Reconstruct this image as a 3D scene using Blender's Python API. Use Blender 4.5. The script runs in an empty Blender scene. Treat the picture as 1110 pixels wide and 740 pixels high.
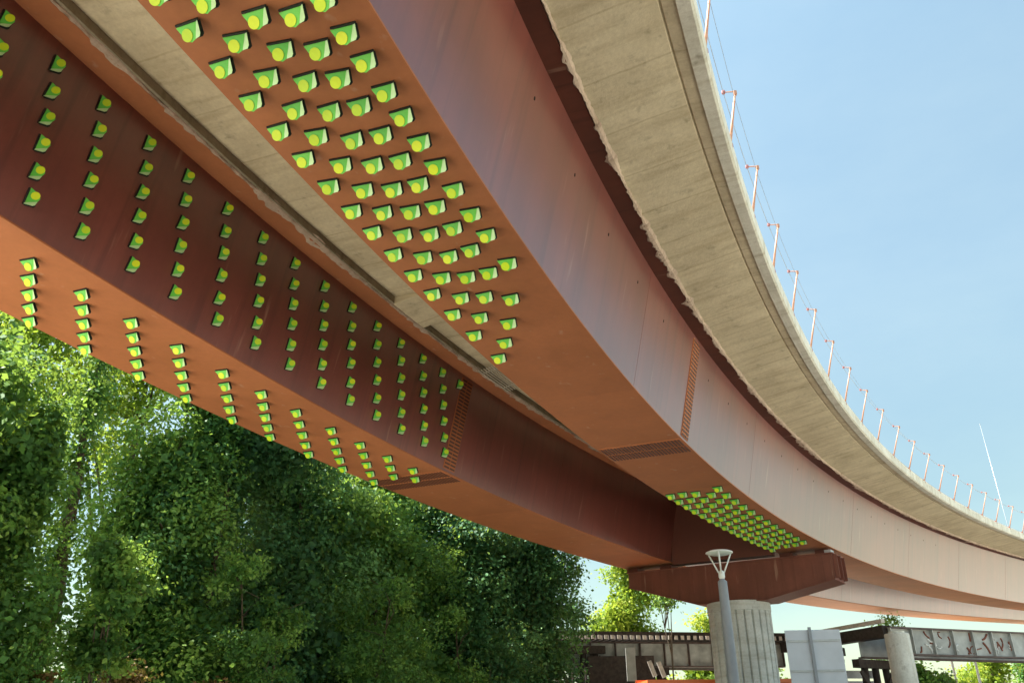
import bpy, bmesh, math, random
import numpy as np
from mathutils import Vector, Matrix
R=math.radians
C=bpy.context.scene.collection
EYE=1.6
# ------------------------------------------------------------------ materials
def mat(name):
    m=bpy.data.materials.new(name); m.use_nodes=True
    return m, m.node_tree.nodes, m.node_tree.links, m.node_tree.nodes['Principled BSDF']
def simple(name,col,rough=.6,metal=0,spec=.5,var=.12,scale=6,bump=0.0,coord='Object'):
    m,N,L,b=mat(name)
    tc=N.new('ShaderNodeTexCoord'); nz=N.new('ShaderNodeTexNoise'); nz.inputs['Scale'].default_value=scale; nz.inputs['Detail'].default_value=6
    L.new(tc.outputs[coord],nz.inputs['Vector'])
    cr=N.new('ShaderNodeValToRGB'); cr.color_ramp.elements[0].position=.3; cr.color_ramp.elements[1].position=.7
    cr.color_ramp.elements[0].color=[c*(1-var) for c in col]+[1]; cr.color_ramp.elements[1].color=[min(1,c*(1+var)) for c in col]+[1]
    L.new(nz.outputs['Fac'],cr.inputs['Fac']); L.new(cr.outputs['Color'],b.inputs['Base Color'])
    b.inputs['Roughness'].default_value=rough; b.inputs['Metallic'].default_value=metal; b.inputs['Specular IOR Level'].default_value=spec
    if bump:
        bp=N.new('ShaderNodeBump'); bp.inputs['Strength'].default_value=bump; bp.inputs['Distance'].default_value=.02
        L.new(nz.outputs['Fac'],bp.inputs['Height']); L.new(bp.outputs['Normal'],b.inputs['Normal'])
    return m
def mapping(N,L,scale,src='UV'):
    tc=N.new('ShaderNodeTexCoord'); mp=N.new('ShaderNodeMapping'); mp.inputs['Scale'].default_value=scale
    L.new(tc.outputs[src],mp.inputs['Vector']); return mp.outputs['Vector']
def noise(N,L,vec,scale,detail=5,rough=.55):
    n=N.new('ShaderNodeTexNoise'); n.inputs['Scale'].default_value=scale; n.inputs['Detail'].default_value=detail; n.inputs['Roughness'].default_value=rough
    L.new(vec,n.inputs['Vector']); return n.outputs['Fac']
def ramp(N,L,fac,stops):
    r=N.new('ShaderNodeValToRGB'); e=r.color_ramp.elements
    e[0].position=stops[0][0]; e[0].color=(*stops[0][1],1); e[1].position=stops[-1][0]; e[1].color=(*stops[-1][1],1)
    for p,c in stops[1:-1]:
        q=e.new(p); q.color=(*c,1)
    L.new(fac,r.inputs['Fac']); return r.outputs['Color']
def mix(N,L,fac,a,b,mode='MIX'):
    m=N.new('ShaderNodeMix'); m.data_type='RGBA'; m.blend_type=mode
    if isinstance(fac,(int,float)): m.inputs[0].default_value=fac
    else: L.new(fac,m.inputs[0])
    for i,x in ((6,a),(7,b)):
        if isinstance(x,tuple): m.inputs[i].default_value=(*x,1)
        else: L.new(x,m.inputs[i])
    return m.outputs[2]
def math_(N,L,op,a,b=0):
    m=N.new('ShaderNodeMath'); m.operation=op
    for i,x in ((0,a),(1,b)):
        if isinstance(x,(int,float)): m.inputs[i].default_value=x
        else: L.new(x,m.inputs[i])
    return m.outputs[0]
def steel(name,a,b,rough=.42,spec=.5,coat=0.0,run=True):
    m,N,L,bs=mat(name)
    v=mapping(N,L,(1,1,1)); n1=noise(N,L,v,.55,4); n2=noise(N,L,mapping(N,L,(2.2,.16,1) if run else (1.3,1.1,1)),1.0,6,.6)   # run-down streaks
    n3=noise(N,L,mapping(N,L,(1,1,1),'Object'),9,8,.7)
    c=ramp(N,L,n1,[(.35,a),(.65,b)])
    st=ramp(N,L,n2,[(.35,(.80,.78,.76)),(.6,(1.06,1.06,1.06))] if run else [(.3,(.93,.92,.90)),(.65,(1.04,1.04,1.04))])
    c=mix(N,L,.8,c,st,'MULTIPLY')
    sp=ramp(N,L,n3,[(.35,(.9,.88,.88)),(.65,(1.08,1.08,1.08))])
    c=mix(N,L,.55,c,sp,'MULTIPLY')
    # drip marks and scuffs with a shape of their own
    n4=noise(N,L,mapping(N,L,(3.5,.35,1) if run else (2.5,3,1)),1.3,3,.5)
    f=ramp(N,L,n4,[(.66,(0,0,0)),(.76,(1,1,1))])
    c=mix(N,L,math_(N,L,'MULTIPLY',f,.45),c,(.55,.36,.26))
    n6=noise(N,L,mapping(N,L,(4.5,.12,1) if run else (.9,1.2,1)),1.1,4,.5); c=mix(N,L,math_(N,L,'MULTIPLY',ramp(N,L,n6,[(.56,(0,0,0)),(.68,(1,1,1))]),.45 if run else .12),c,(a[0]*.45,a[1]*.45,a[2]*.5))
    sx=N.new('ShaderNodeSeparateXYZ'); L.new(v,sx.inputs[0]); wn=N.new('ShaderNodeTexWhiteNoise'); wn.noise_dimensions='1D'
    L.new(math_(N,L,'FLOOR',math_(N,L,'DIVIDE',math_(N,L,'ADD',sx.outputs[0],8.3),3.9)),wn.inputs['W'])
    c=mix(N,L,1.0,c,ramp(N,L,wn.outputs['Value'],[(0,(.90,.89,.88)),(1,(1.07,1.06,1.05))]),'MULTIPLY')
    L.new(c,bs.inputs['Base Color'])
    rr=math_(N,L,'ADD',math_(N,L,'MULTIPLY',n3,.12),rough-.06); rr=math_(N,L,'ADD',rr,math_(N,L,'MULTIPLY',n2,.10))
    L.new(rr,bs.inputs['Roughness']); bs.inputs['Specular IOR Level'].default_value=spec
    bs.inputs['Coat Weight'].default_value=coat; bs.inputs['Coat Roughness'].default_value=.28; bs.inputs['Coat IOR'].default_value=1.74
    bp=N.new('ShaderNodeBump'); bp.inputs['Strength'].default_value=.12; bp.inputs['Distance'].default_value=.02
    L.new(noise(N,L,v,.9,3),bp.inputs['Height']); L.new(bp.outputs['Normal'],bs.inputs['Normal'])
    return m
M={}
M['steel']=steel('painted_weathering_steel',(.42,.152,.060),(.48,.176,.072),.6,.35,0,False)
M['web']=steel('gloss_web_shaded',(.195,.054,.038),(.24,.066,.046),.32,.3,1.0)  # glossier finish; shade of the girder sides put into its darker base
M['web'].node_tree.nodes['Principled BSDF'].inputs['Specular Tint'].default_value=(.72,.68,1,1)  # lilac of the reflected sky put into the specular tint
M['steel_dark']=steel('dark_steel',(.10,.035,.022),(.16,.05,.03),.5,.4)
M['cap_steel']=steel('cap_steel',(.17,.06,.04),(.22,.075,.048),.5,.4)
M['bolt']=simple('bolt_steel',(.11,.04,.025),.55)
M['hole']=simple('hole_dark',(.006,.005,.005),.9)
def concrete(name,a,b,lines=True,cross=1.2,src='UV'):
    m,N,L,bs=mat(name)
    v=mapping(N,L,(1,1,1),src)
    n1=noise(N,L,v,.9,6,.6); n2=noise(N,L,mapping(N,L,(2.6,.35,1) if src=='UV' else (2.2,2.2,.3),src),1.6,6,.65); n3=noise(N,L,v,14,6,.7); n5=noise(N,L,v,3.2,5,.6)
    c=ramp(N,L,n1,[(.3,a),(.7,b)])
    c=mix(N,L,.42,c,ramp(N,L,n2,[(.36,(.62,.56,.46)),(.52,(1,1,1)),(.7,(1.1,1.1,1.1))]),'MULTIPLY')
    c=mix(N,L,.5,c,ramp(N,L,n3,[(.3,(.75,.72,.68)),(.7,(1.12,1.12,1.12))]),'MULTIPLY')
    c=mix(N,L,.6,c,ramp(N,L,n5,[(.26,(.42,.39,.33)),(.40,(1,1,1)),(.72,(1.06,1.05,1.03))]),'MULTIPLY')
    h=n3
    if lines:
        sx=N.new('ShaderNodeSeparateXYZ'); L.new(v,sx.inputs[0])
        wob=math_(N,L,'ADD',sx.outputs[0],math_(N,L,'MULTIPLY',n1,.12))
        fr=math_(N,L,'FRACT',math_(N,L,'DIVIDE',wob,cross)); d=math_(N,L,'ABSOLUTE',math_(N,L,'SUBTRACT',fr,.5))
        ln=ramp(N,L,d,[(0,(.62,.58,.5)),(.012,(.72,.68,.6)),(.02,(1,1,1))])
        nb=noise(N,L,v,.6,2); c=mix(N,L,math_(N,L,'MULTIPLY',nb,.9),c,ln,'MULTIPLY')
    L.new(c,bs.inputs['Base Color']); bs.inputs['Roughness'].default_value=.88; bs.inputs['Specular IOR Level'].default_value=.25
    bp=N.new('ShaderNodeBump'); bp.inputs['Strength'].default_value=.35; bp.inputs['Distance'].default_value=.015
    L.new(math_(N,L,'ADD',n3,n5),bp.inputs['Height']); L.new(bp.outputs['Normal'],bs.inputs['Normal'])
    return m
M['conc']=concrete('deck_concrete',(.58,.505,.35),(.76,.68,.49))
M['conc_haunch_shade']=concrete('shaded_haunch_concrete',(.25,.22,.16),(.34,.30,.22),True,2.4)  # shade on the haunch side put into a darker concrete colour
M['conc_edge']=concrete('edge_concrete',(.60,.60,.52),(.78,.78,.70),True,3.0)
M['conc_plain']=concrete('kerb_concrete',(.42,.40,.34),(.55,.53,.46),False,1.2,'Object')
M['conc_spill']=concrete('spill_concrete',(.44,.34,.27),(.62,.50,.40),False)
M['column']=concrete('column_concrete',(.46,.49,.48),(.64,.67,.65),False)
M['column_white']=concrete('pier_concrete',(.66,.65,.58),(.82,.81,.74),False,1.2,'Object')
M['asphalt']=simple('asphalt',(.05,.05,.05),.9,scale=30)
M['green']=simple('fin_green',(.14,.64,.08),.42,spec=.4,var=.14,scale=5)
M['yellow']=simple('fin_yellow',(.62,.84,.015),.4,var=.06,scale=8)
for k_ in ('green','yellow'):      # every fitting has faded a little differently
    m_=M[k_]; N_=m_.node_tree.nodes; L_=m_.node_tree.links; b_=N_['Principled BSDF']; src_=b_.inputs['Base Color'].links[0].from_socket
    oi_=N_.new('ShaderNodeObjectInfo'); v_=ramp(N_,L_,oi_.outputs['Random'],[(0,(.78,.86,.9)),(.5,(1,1,1)),(1,(1.18,1.04,1.1))])
    L_.new(mix(N_,L_,1.0,src_,v_,'MULTIPLY'),b_.inputs['Base Color'])
M['pale']=simple('fin_lit_pale',(.52,.80,.42),.3,var=.06,scale=8)  # sky-lit brightness of the folded wing put into a paler green
M['black']=simple('fin_black',(.008,.012,.010),.6)
M['galv']=simple('galvanised_steel',(.42,.44,.45),.42,metal=.35,var=.12,scale=10)
M['pink_post']=simple('post_paint',(.50,.26,.17),.5,var=.12,scale=14)
M['pink_dark']=simple('clamp_paint',(.38,.12,.12),.5)
M['wire']=simple('wire',(.30,.32,.36),.4,metal=.5)
M['lamp_white']=simple('lamp_white',(.78,.80,.76),.4,var=.05)
M['lamp_glass']=simple('lamp_diffuser',(.70,.80,.72),.25,var=.03)
M['lamp_pole']=simple('lamp_pole',(.27,.29,.32),.45,var=.08)
M['sign_back']=simple('sign_back',(.52,.55,.60),.45,metal=.2,var=.06,scale=3)
M['timber']=simple('creosote_timber',(.045,.032,.026),.85,var=.4,scale=7,bump=.4)
M['timber_end']=simple('timber_end',(.62,.56,.50),.8,var=.2,scale=9)
M['rail_girder']=simple('rail_girder_paint',(.42,.43,.40),.6,var=.34,scale=2.2)
M['rail_flange']=simple('rail_flange',(.12,.085,.075),.7,var=.3,scale=3)
M['rail_pale']=simple('rail_girder_pale',(.38,.39,.37),.6,var=.30,scale=1.6)
M['orange_box']=simple('orange_paint',(.70,.17,.05),.45,var=.08)
M['rust_mark']=simple('graffiti_rust',(.22,.07,.04),.7)
M['white_mark']=simple('graffiti_white',(.75,.75,.72),.6)
M['bark']=simple('bark',(.10,.075,.05),.9,var=.35,scale=12,bump=.5)
M['grill']=simple('grille_pale',(.75,.70,.60),.5)
def leafmat(name,lo,mid,hi,trans=.35,hue=(0,0)):
    m,N,L,bs=mat(name)
    at=N.new('ShaderNodeAttribute'); at.attribute_name='lv'
    c=ramp(N,L,at.outputs['Fac'],[(0,lo),(.55,mid),(1,hi)])
    L.new(c,bs.inputs['Base Color']); bs.inputs['Roughness'].default_value=.55; bs.inputs['Specular IOR Level'].default_value=.3
    tr=N.new('ShaderNodeBsdfTranslucent'); c2=mix(N,L,.45,c,(.45,.55,.04),'MIX'); L.new(c2,tr.inputs['Color'])
    mx=N.new('ShaderNodeMixShader'); mx.inputs[0].default_value=trans
    L.new(bs.outputs[0],mx.inputs[1]); L.new(tr.outputs[0],mx.inputs[2])
    L.new(mx.outputs[0],N['Material Output'].inputs['Surface']); return m
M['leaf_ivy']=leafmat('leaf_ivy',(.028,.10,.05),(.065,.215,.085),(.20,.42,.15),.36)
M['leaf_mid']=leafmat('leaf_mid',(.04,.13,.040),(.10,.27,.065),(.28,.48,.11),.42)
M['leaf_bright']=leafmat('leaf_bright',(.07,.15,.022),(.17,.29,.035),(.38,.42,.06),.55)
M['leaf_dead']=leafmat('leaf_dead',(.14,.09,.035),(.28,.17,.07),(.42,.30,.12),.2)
# ------------------------------------------------------------------ object helpers
def link(o,parent=None):
    C.objects.link(o)
    if parent is not None: o.parent=parent
    return o
def meshobj(name,verts,faces,m,parent=None,uv=None,smooth=False,mats=None,mi=None):
    me=bpy.data.meshes.new(name); me.from_pydata([tuple(v) for v in verts],[],faces)
    ms=mats if mats else [m]
    for x in ms: me.materials.append(x)
    if mi is not None: me.polygons.foreach_set('material_index',mi)
    if uv is not None:
        l=me.uv_layers.new(name='UVMap'); vi=np.zeros(len(me.loops),int); me.loops.foreach_get('vertex_index',vi)
        l.data.foreach_set('uv',np.asarray(uv,float)[vi].ravel())
    if smooth: me.polygons.foreach_set('use_smooth',[True]*len(me.polygons))
    me.update()
    return link(bpy.data.objects.new(name,me),parent)
def tag(o,label=None,cat=None,group=None,kind=None):
    if label: o['label']=label
    if cat: o['category']=cat
    if group: o['group']=group
    if kind: o['kind']=kind
    return o
def empty(name,loc,label,cat,group=None,rz=0):
    o=bpy.data.objects.new(name,None); o.location=loc; o.rotation_euler=(0,0,rz); o.empty_display_size=.2
    C.objects.link(o); return tag(o,label,cat,group)
class MB:
    def __init__(s): s.v=[];s.f=[];s.m=[]
    def add(s,v,f,mi=0):
        b=len(s.v); s.v+= [tuple(x) for x in v]; s.f+=[[b+i for i in q] for q in f]; s.m+=[mi]*len(f); return s
    def box(s,c,d,rot=None,mi=0):
        x,y,z=[a/2 for a in d]; P=[Vector((i*x,j*y,k*z)) for i in(-1,1) for j in(-1,1) for k in(-1,1)]
        if rot is not None: P=[rot@p for p in P]
        P=[p+Vector(c) for p in P]
        return s.add(P,[(0,1,3,2),(4,6,7,5),(0,4,5,1),(2,3,7,6),(0,2,6,4),(1,5,7,3)],mi)
    def bar(s,a,b,w,h,mi=0,up=(0,0,1)):
        a=Vector(a);b=Vector(b);d=b-a;l=d.length;x=d.normalized();u=Vector(up)
        if abs(x.dot(u))>.98:u=Vector((0,1,0))
        y=u.cross(x).normalized();z=x.cross(y)
        return s.box((a+b)/2,(l,w,h),Matrix((x,y,z)).transposed(),mi)
    def tube(s,pts,r,n=10,mi=0,cap=True):
        pts=[Vector(p) for p in pts]; rs=r if hasattr(r,'__len__') else [r]*len(pts); ring=[]
        t0=(pts[1]-pts[0]).normalized(); ref=Vector((0,0,1)) if abs(t0.z)<.9 else Vector((1,0,0))
        V=[];F=[]
        for i,p in enumerate(pts):
            t=(pts[min(i+1,len(pts)-1)]-pts[max(i-1,0)]).normalized(); a=t.cross(ref).normalized(); b=t.cross(a)
            for k in range(n):
                an=2*math.pi*k/n; V.append(p+a*math.cos(an)*rs[i]+b*math.sin(an)*rs[i])
        for i in range(len(pts)-1):
            for k in range(n): F.append((i*n+k,i*n+(k+1)%n,(i+1)*n+(k+1)%n,(i+1)*n+k))
        if cap: F.append(tuple(range(n-1,-1,-1))); F.append(tuple((len(pts)-1)*n+k for k in range(n)))
        return s.add(V,F,mi)
    def lathe(s,prof,c=(0,0,0),n=20,mi=0):
        V=[];F=[];c=Vector(c)
        for r,z in prof:
            for k in range(n): V.append(c+Vector((r*math.cos(2*math.pi*k/n),r*math.sin(2*math.pi*k/n),z)))
        for i in range(len(prof)-1):
            for k in range(n): F.append((i*n+k,i*n+(k+1)%n,(i+1)*n+(k+1)%n,(i+1)*n+k))
        F.append(tuple(range(n-1,-1,-1)));F.append(tuple((len(prof)-1)*n+k for k in range(n)))
        return s.add(V,F,mi)
    def build(s,name,m,parent=None,smooth=False,bevel=0):
        mats=m if isinstance(m,list) else [m]
        o=meshobj(name,s.v,s.f,None,parent,mats=mats,mi=s.m,smooth=False)
        if smooth:
            for p in o.data.polygons: p.use_smooth=len(p.vertices)==4
        if bevel:
            b=o.modifiers.new('bevel','BEVEL'); b.width=bevel; b.segments=2; b.limit_method='ANGLE'
        return o
# ------------------------------------------------------------------ alignment of the curved bridge
K=dict(x0=6.104,y0=22.468,h0=29.348,k0=.0104962,k1=-.00783607,k2=-.0399373,z1=.40162,z2=4.8659,e=.020868,z3=-.461989,k3=.00334386)
SL,SH=-19.5,78.0
_s=np.arange(-60,140,.05)
def _h(s): return R(K['h0'])+K['k0']*s+K['k1']*s**2/200+K['k2']*s**3/3e4+K['k3']*s**4/1e6
def _dh(s): return K['k0']+K['k1']*s/100+K['k2']*s**2/1e4+4*K['k3']*s**3/1e6
def _z(s): return 6+K['z1']*s/100+K['z2']*s**2/1e4+K['z3']*s**3/1e6
def _dz(s): return K['z1']/100+2*K['z2']*s/1e4+3*K['z3']*s**2/1e6
sc=np.clip(_s,SL,SH)
_hd=_h(sc)+np.where(_s<SL,_dh(SL)*(_s-SL),0)
_zz=_z(sc)+_dz(sc)*(_s-sc)+EYE
_i0=np.argmin(abs(_s)); _x=np.cumsum(np.sin(_hd))*.05; _y=np.cumsum(np.cos(_hd))*.05
_x=_x-_x[_i0]+K['x0']; _y=_y-_y[_i0]+K['y0']
def BR(s,o,z):
    h=np.interp(s,_s,_hd); return Vector((np.interp(s,_s,_x)+math.cos(h)*o, np.interp(s,_s,_y)-math.sin(h)*o, np.interp(s,_s,_zz)+z-K['e']*o))
def FR(s):
    h=float(np.interp(s,_s,_hd)); return Vector((math.sin(h),math.cos(h),0)), Vector((math.cos(h),-math.sin(h),-K['e'])).normalized()
def sweep(name,prof,m,parent,s0=-44,s1=112,step=.5,closed=True,jit=None):
    """extrude a cross-section [(offset,height),...] along the alignment; UV = (station, girth)"""
    n=max(2,int(round((s1-s0)/step))+1); S=np.linspace(s0,s1,n); k=len(prof); V=[];UV=[];F=[]
    g=[0]
    for i in range(1,k): g.append(g[-1]+math.hypot(prof[i][0]-prof[i-1][0],prof[i][1]-prof[i-1][1]))
    for s in S:
        for i,(o,z) in enumerate(prof):
            if jit: o,z=jit(s,i,o,z)
            V.append(BR(s,o,z)); UV.append((s,g[i]))
    for a in range(n-1):
        for i in range(k if closed else k-1):
            j=(i+1)%k; F.append((a*k+i,a*k+j,(a+1)*k+j,(a+1)*k+i))
    if closed: F.append(tuple(range(k-1,-1,-1))); F.append(tuple((n-1)*k+i for i in range(k)))
    return meshobj(name,V,F,m,parent,UV)
# ------------------------------------------------------------------ bridge
bridge=empty('elevated_road_bridge',BR(0,-4,0)*1,'long curved road overpass on two rust orange steel box girders under a pale concrete deck','bridge')
bridge.location=(0,0,0)
W1,W2,OFF=2.0285,2.3289,6.256; SLP=.5728; D1,D2=2.509,2.60
def girder(oB,w,d,label):
    # tub section: bottom flange, outward leaning webs, open lips at the bottom
    lip=.035
    prof=[(oB-w,0),(oB,0),(oB,.028),(oB-.03,.028),(oB-.03+SLP,d),(oB-w+.03-SLP,d),(oB-w+.03,.028),(oB-w,.028)]
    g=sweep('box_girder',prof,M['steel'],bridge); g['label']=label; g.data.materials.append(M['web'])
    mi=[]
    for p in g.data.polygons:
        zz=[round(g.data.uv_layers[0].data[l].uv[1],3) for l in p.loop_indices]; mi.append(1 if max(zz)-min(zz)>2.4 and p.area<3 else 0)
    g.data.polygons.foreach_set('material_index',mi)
    return g
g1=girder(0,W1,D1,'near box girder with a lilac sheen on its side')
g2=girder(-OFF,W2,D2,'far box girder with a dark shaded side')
def strip(nm,prof,m,par,**k): return sweep(nm,prof,m,par,**k)
strip('top_flange',[(SLP-.35,D1-.0),(.86,D1-.0),(.86,D1+.035),(SLP-.35,D1+.035)],M['steel_dark'],g1)  # flange shade put into the colour: darker steel than the other flanges
strip('top_flange',[(-W1-SLP+.35,D1),(-W1-SLP-.3,D1),(-W1-SLP-.3,D1+.035),(-W1-SLP+.35,D1+.035)],M['steel'],g1)
strip('top_flange',[(-OFF+SLP-.3,D2),(-5.27,D2),(-5.27,D2+.03),(-OFF+SLP-.3,D2+.03)],M['steel'],g2)
strip('top_flange',[(-OFF-W2-SLP+.3,D2),(-OFF-W2-SLP-.4,D2),(-OFF-W2-SLP-.4,D2+.03),(-OFF-W2-SLP+.3,D2+.03)],M['steel'],g2)
# deck slab: soffit steps, drip groove, rounded nose
LE=-OFF-W2-SLP
deckp=[(LE-2.1,2.84),(LE-.4,2.64),(LE-.2,2.64),(LE+.3,2.80),(-5.20,2.80),(-W1-SLP-.30,2.80),(-W1-SLP-.28,2.56),(SLP-.2,2.56),(.845,2.56),(.90,2.575),(2.24,2.80),(2.262,2.83),(2.29,2.80),(2.47,2.79),
       (2.69,2.79),(2.70,3.02),(2.62,3.05),(2.35,3.06),(LE-1.8,3.06),(LE-2.1,3.05)]
deck=sweep('deck_slab',deckp,M['conc'],bridge)
sweep('edge_nose',[(2.475,2.765),(2.66,2.765),(2.70,2.80),(2.715,3.10),(2.60,3.14),(2.475,3.10)],M['conc_edge'],deck)
sweep('edge_nose',[(LE-2.13,2.8),(LE-2.13,3.8),(LE-1.95,3.8),(LE-1.80,3.07),(LE-1.80,2.8)],M['conc_edge'],deck)
sweep('road_surface',[(2.3,3.064),(2.3,3.072),(LE-1.75,3.072),(LE-1.75,3.064)],M['asphalt'],deck,step=1)
for a,b,so in ((-44,-8.9,0),(-7.6,112,0)):
    h=sweep('haunch',[(-5.72,2.632),(-5.175,2.632),(-5.175,2.81),(-5.72,2.81)],M['conc_haunch_shade'],deck,s0=a,s1=b)
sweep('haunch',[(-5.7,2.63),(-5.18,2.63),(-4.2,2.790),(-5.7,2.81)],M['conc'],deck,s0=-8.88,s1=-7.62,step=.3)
# ragged spill of set concrete along the flange edges
rs=random.Random(3)
def spill(o0,z0,wd,name,seed,par,s0,s1,m,thk=.035):
    r=random.Random(seed); n=int((s1-s0)/.06); V=[];F=[];w=0;UV=[]
    for i in range(n+1):
        s=s0+(s1-s0)*i/n; w=.82*w+r.gauss(0,.022); e=max(-.02,wd*.3+w*1.2+.5*wd*math.sin(s*1.7+seed)*math.sin(s*.63))
        if r.random()<.03: w+=r.uniform(-.04,.09)
        j=r.uniform(-.008,.008)
        for (o,z) in ((o0+.06+.5*w,z0+.062),(o0+.03,z0+.012+j),(o0-e*.5,z0-.010+j),(o0-e,z0-.006),(o0-e,z0+.004)):
            V.append(BR(s,o,z)); UV.append((s,o))
    for i in range(n):
        for k in range(4): F.append((i*5+k,i*5+k+1,(i+1)*5+k+1,(i+1)*5+k))
    return meshobj(name,V,F,m,par,UV)
spill(.87,2.508,.075,'concrete_spill',5,deck,-30,60,M['conc_spill'])
spill(-5.26,2.598,.05,'concrete_spill',8,deck,-30,40,M['conc_spill'],.02)
# field splices: cover plate with rows of bolt slots in the same mesh
def splice(par,pt,s0,s1,t0,t1,rows,nrm,name='splice_plate',slot=True):
    """pt(s,t)->point on the surface, nrm(s)->outward normal"""
    V=[];F=[];mi=[];
    def q(s,t,h): return pt(s,t)+nrm(s)*h
    b=0
    def brick(sa,sb,ta,tb,h0,h1,m,sk=0):
        nonlocal b
        for h in (h0,h1):
            for s,t in ((sa,ta),(sb,ta),(sb+sk,tb),(sa+sk,tb)): V.append(q(s,t,h))
        for f in ((4,5,6,7),(0,1,5,4),(1,2,6,5),(2,3,7,6),(3,0,4,7)): F.append([b+i for i in f]); mi.append(m)
        b+=8
    nseg=6
    sk=.0
    for i in range(nseg):
        brick(s0,s1,t0+(t1-t0)*i/nseg,t0+(t1-t0)*(i+1)/nseg,.0,.014,0)
    for r in range(rows):
        t=t0+(t1-t0)*(r+.5)/rows; dt=(t1-t0)/rows*.24
        for (a,c) in ((.05,.46),(.54,.95)):
            sa=s0+(s1-s0)*a; sb=s0+(s1-s0)*c
            brick(sa,sb,t-dt,t+dt,.0141,.026,1)
    return meshobj(name,V,F,None,par,mats=[M['steel'],M['bolt']],mi=mi)
def pt_near_bot(s,t): return BR(s,-W1+W1*t,0)
def pt_far_bot(s,t): return BR(s,-OFF-W2+W2*t,0)
def pt_far_web(s,t): return BR(s,-OFF-.03+SLP*t,.028+(D2-.028)*t)
def pt_near_web(s,t): return BR(s,-.03+SLP*t,.028+(D1-.028)*t)
def n_dn(s): a,n=FR(s); return a.cross(n).normalized()*(1 if a.cross(n).z<0 else -1)
def n_web(s):
    a,n=FR(s); up=Vector((0,0,1)); v=(n*SLP+up*D1).normalized(); w=v.cross(a); 
    return w if w.dot(n)>0 else -w
splice(g1,pt_near_bot,-5.0,-3.95,.03,.985,24,n_dn)
splice(g2,pt_far_bot,-5.0,-3.95,.03,.985,26,n_dn)
splice(g1,pt_near_web,-4.92,-4.40,.03,.965,26,n_web)
splice(g2,pt_far_web,-4.92,-4.40,.03,.965,26,n_web)
# thin weld seams up the webs
for s in (-8.3,1.2,12.9,20.7,28.35,36.3):
    for par,f in ((g1,pt_near_web),(g2,pt_far_web)):
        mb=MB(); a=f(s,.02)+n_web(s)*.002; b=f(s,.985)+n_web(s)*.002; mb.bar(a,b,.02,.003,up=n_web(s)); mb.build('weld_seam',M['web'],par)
for s in [-18.4,-16.5]+[-14.6+1.87*k for k in range(22) if k!=5]:
    mb=MB(); c=pt_near_web(s,.76); n=n_web(s); a,_=FR(s); v=n.cross(a)
    P=[c+n*.004+(a*math.cos(k*.785)*.022+v*math.sin(k*.785)*.034) for k in range(8)]
    P+=[p-n*.012 for p in P]
    mb.add(P,[tuple(range(8))]+[(k,(k+1)%8,8+(k+1)%8,8+k) for k in range(8)]); mb.build('weep_hole',M['hole'],g1)
# slatted drain grille tucked against the haunch and the little grey bracket
mb=MB()
for k in range(7):
    a=BR(-4.95+.0*k,-5.22+.075*k,2.60+.012*k); b=BR(-3.35,-5.22+.075*k,2.60+.012*k); mb.bar(a,b,.022,.02)
mb.bar(BR(-4.7,-5.24,2.62),BR(-4.7,-4.75,2.70),.03,.02); mb.bar(BR(-3.6,-5.24,2.62),BR(-3.6,-4.75,2.70),.03,.02)
mb.build('drain_grille',M['grill'],deck)
mb=MB(); mb.bar(BR(-8.3,-3.35,2.775),BR(-7.35,-3.0,2.775),.16,.03); mb.bar(BR(-8.2,-3.28,2.74),BR(-7.5,-3.03,2.74),.05,.05,1)
mb.build('conduit_bracket',[M['galv'],M['hole']],deck)
# diaphragm frames between the girders over the pier
mb=MB()
for s in (10.2,):
    mb.bar(BR(s,-W1-.1,1.15),BR(s,-OFF+.1,1.15),.5,2.5)
mb.build('cross_diaphragm',M['steel_dark'],bridge)
# ------------------------------------------------------------------ edge railing: leaning posts and wires
rail=empty('wire_railing',(0,0,0),'line of thin leaning posts joined by wires on the outer deck edge','railing')
ST=[-13.4+2.41*k for k in range(-4,23)]
proto=None; heads=[];feet=[];mids=[]
def lean(s): return .20+.0095*(max(s,-14)+14)
for s in ST:
    a,n=FR(s); b=BR(s,2.66,3.05); l=min(lean(s),.45); t=b+n*l+Vector((0,0,1.14)); inn=(Vector((0,0,1))*.05-n*.17)
    mb=MB(); mb.tube([b-Vector((0,0,.02)),b+(t-b)*.5,t],[.026,.022,.017],8)
    p=mb.build('railing_post',M['pink_post'],rail,smooth=True)
    mb=MB(); mb.box(b+Vector((0,0,.015)),(.10,.10,.09)); mb.box(b-(n*.0)+Vector((0,0,.10)),(.06,.06,.08)); mb.build('post_foot',M['pink_dark'],p,bevel=.01)
    mb=MB(); q=t+(-n*.20)+Vector((0,0,.05)); mb.tube([t,q],[.012,.010],6)
    d=(q-t).normalized(); mb.box(t-(t-b).normalized()*.03,(.05,.05,.08)); mb.build('bracket_arm',M['pink_post'],p)
    mb=MB(); mb.lathe([(.012,-.035),(.030,-.03),(.034,0),(.030,.03),(.012,.035)],q,8); mb.build('insulator',M['pink_dark'],p)
    heads.append(q-Vector((0,0,.03))); feet.append(b+Vector((0,0,.13))); mids.append(t-(t-b)*.12)
for P,r in ((heads,.006),(feet,.012),(mids,.004)):
    pts=[]
    for i in range(len(P)-1):
        for k in range(6):
            u=k/6; pts.append(P[i].lerp(P[i+1],u)-Vector((0,0,.10*u*(1-u))))
    pts.append(P[-1]); mb=MB(); mb.tube(pts,r,6); mb.build('railing_wire',M['wire'],rail)
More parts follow.
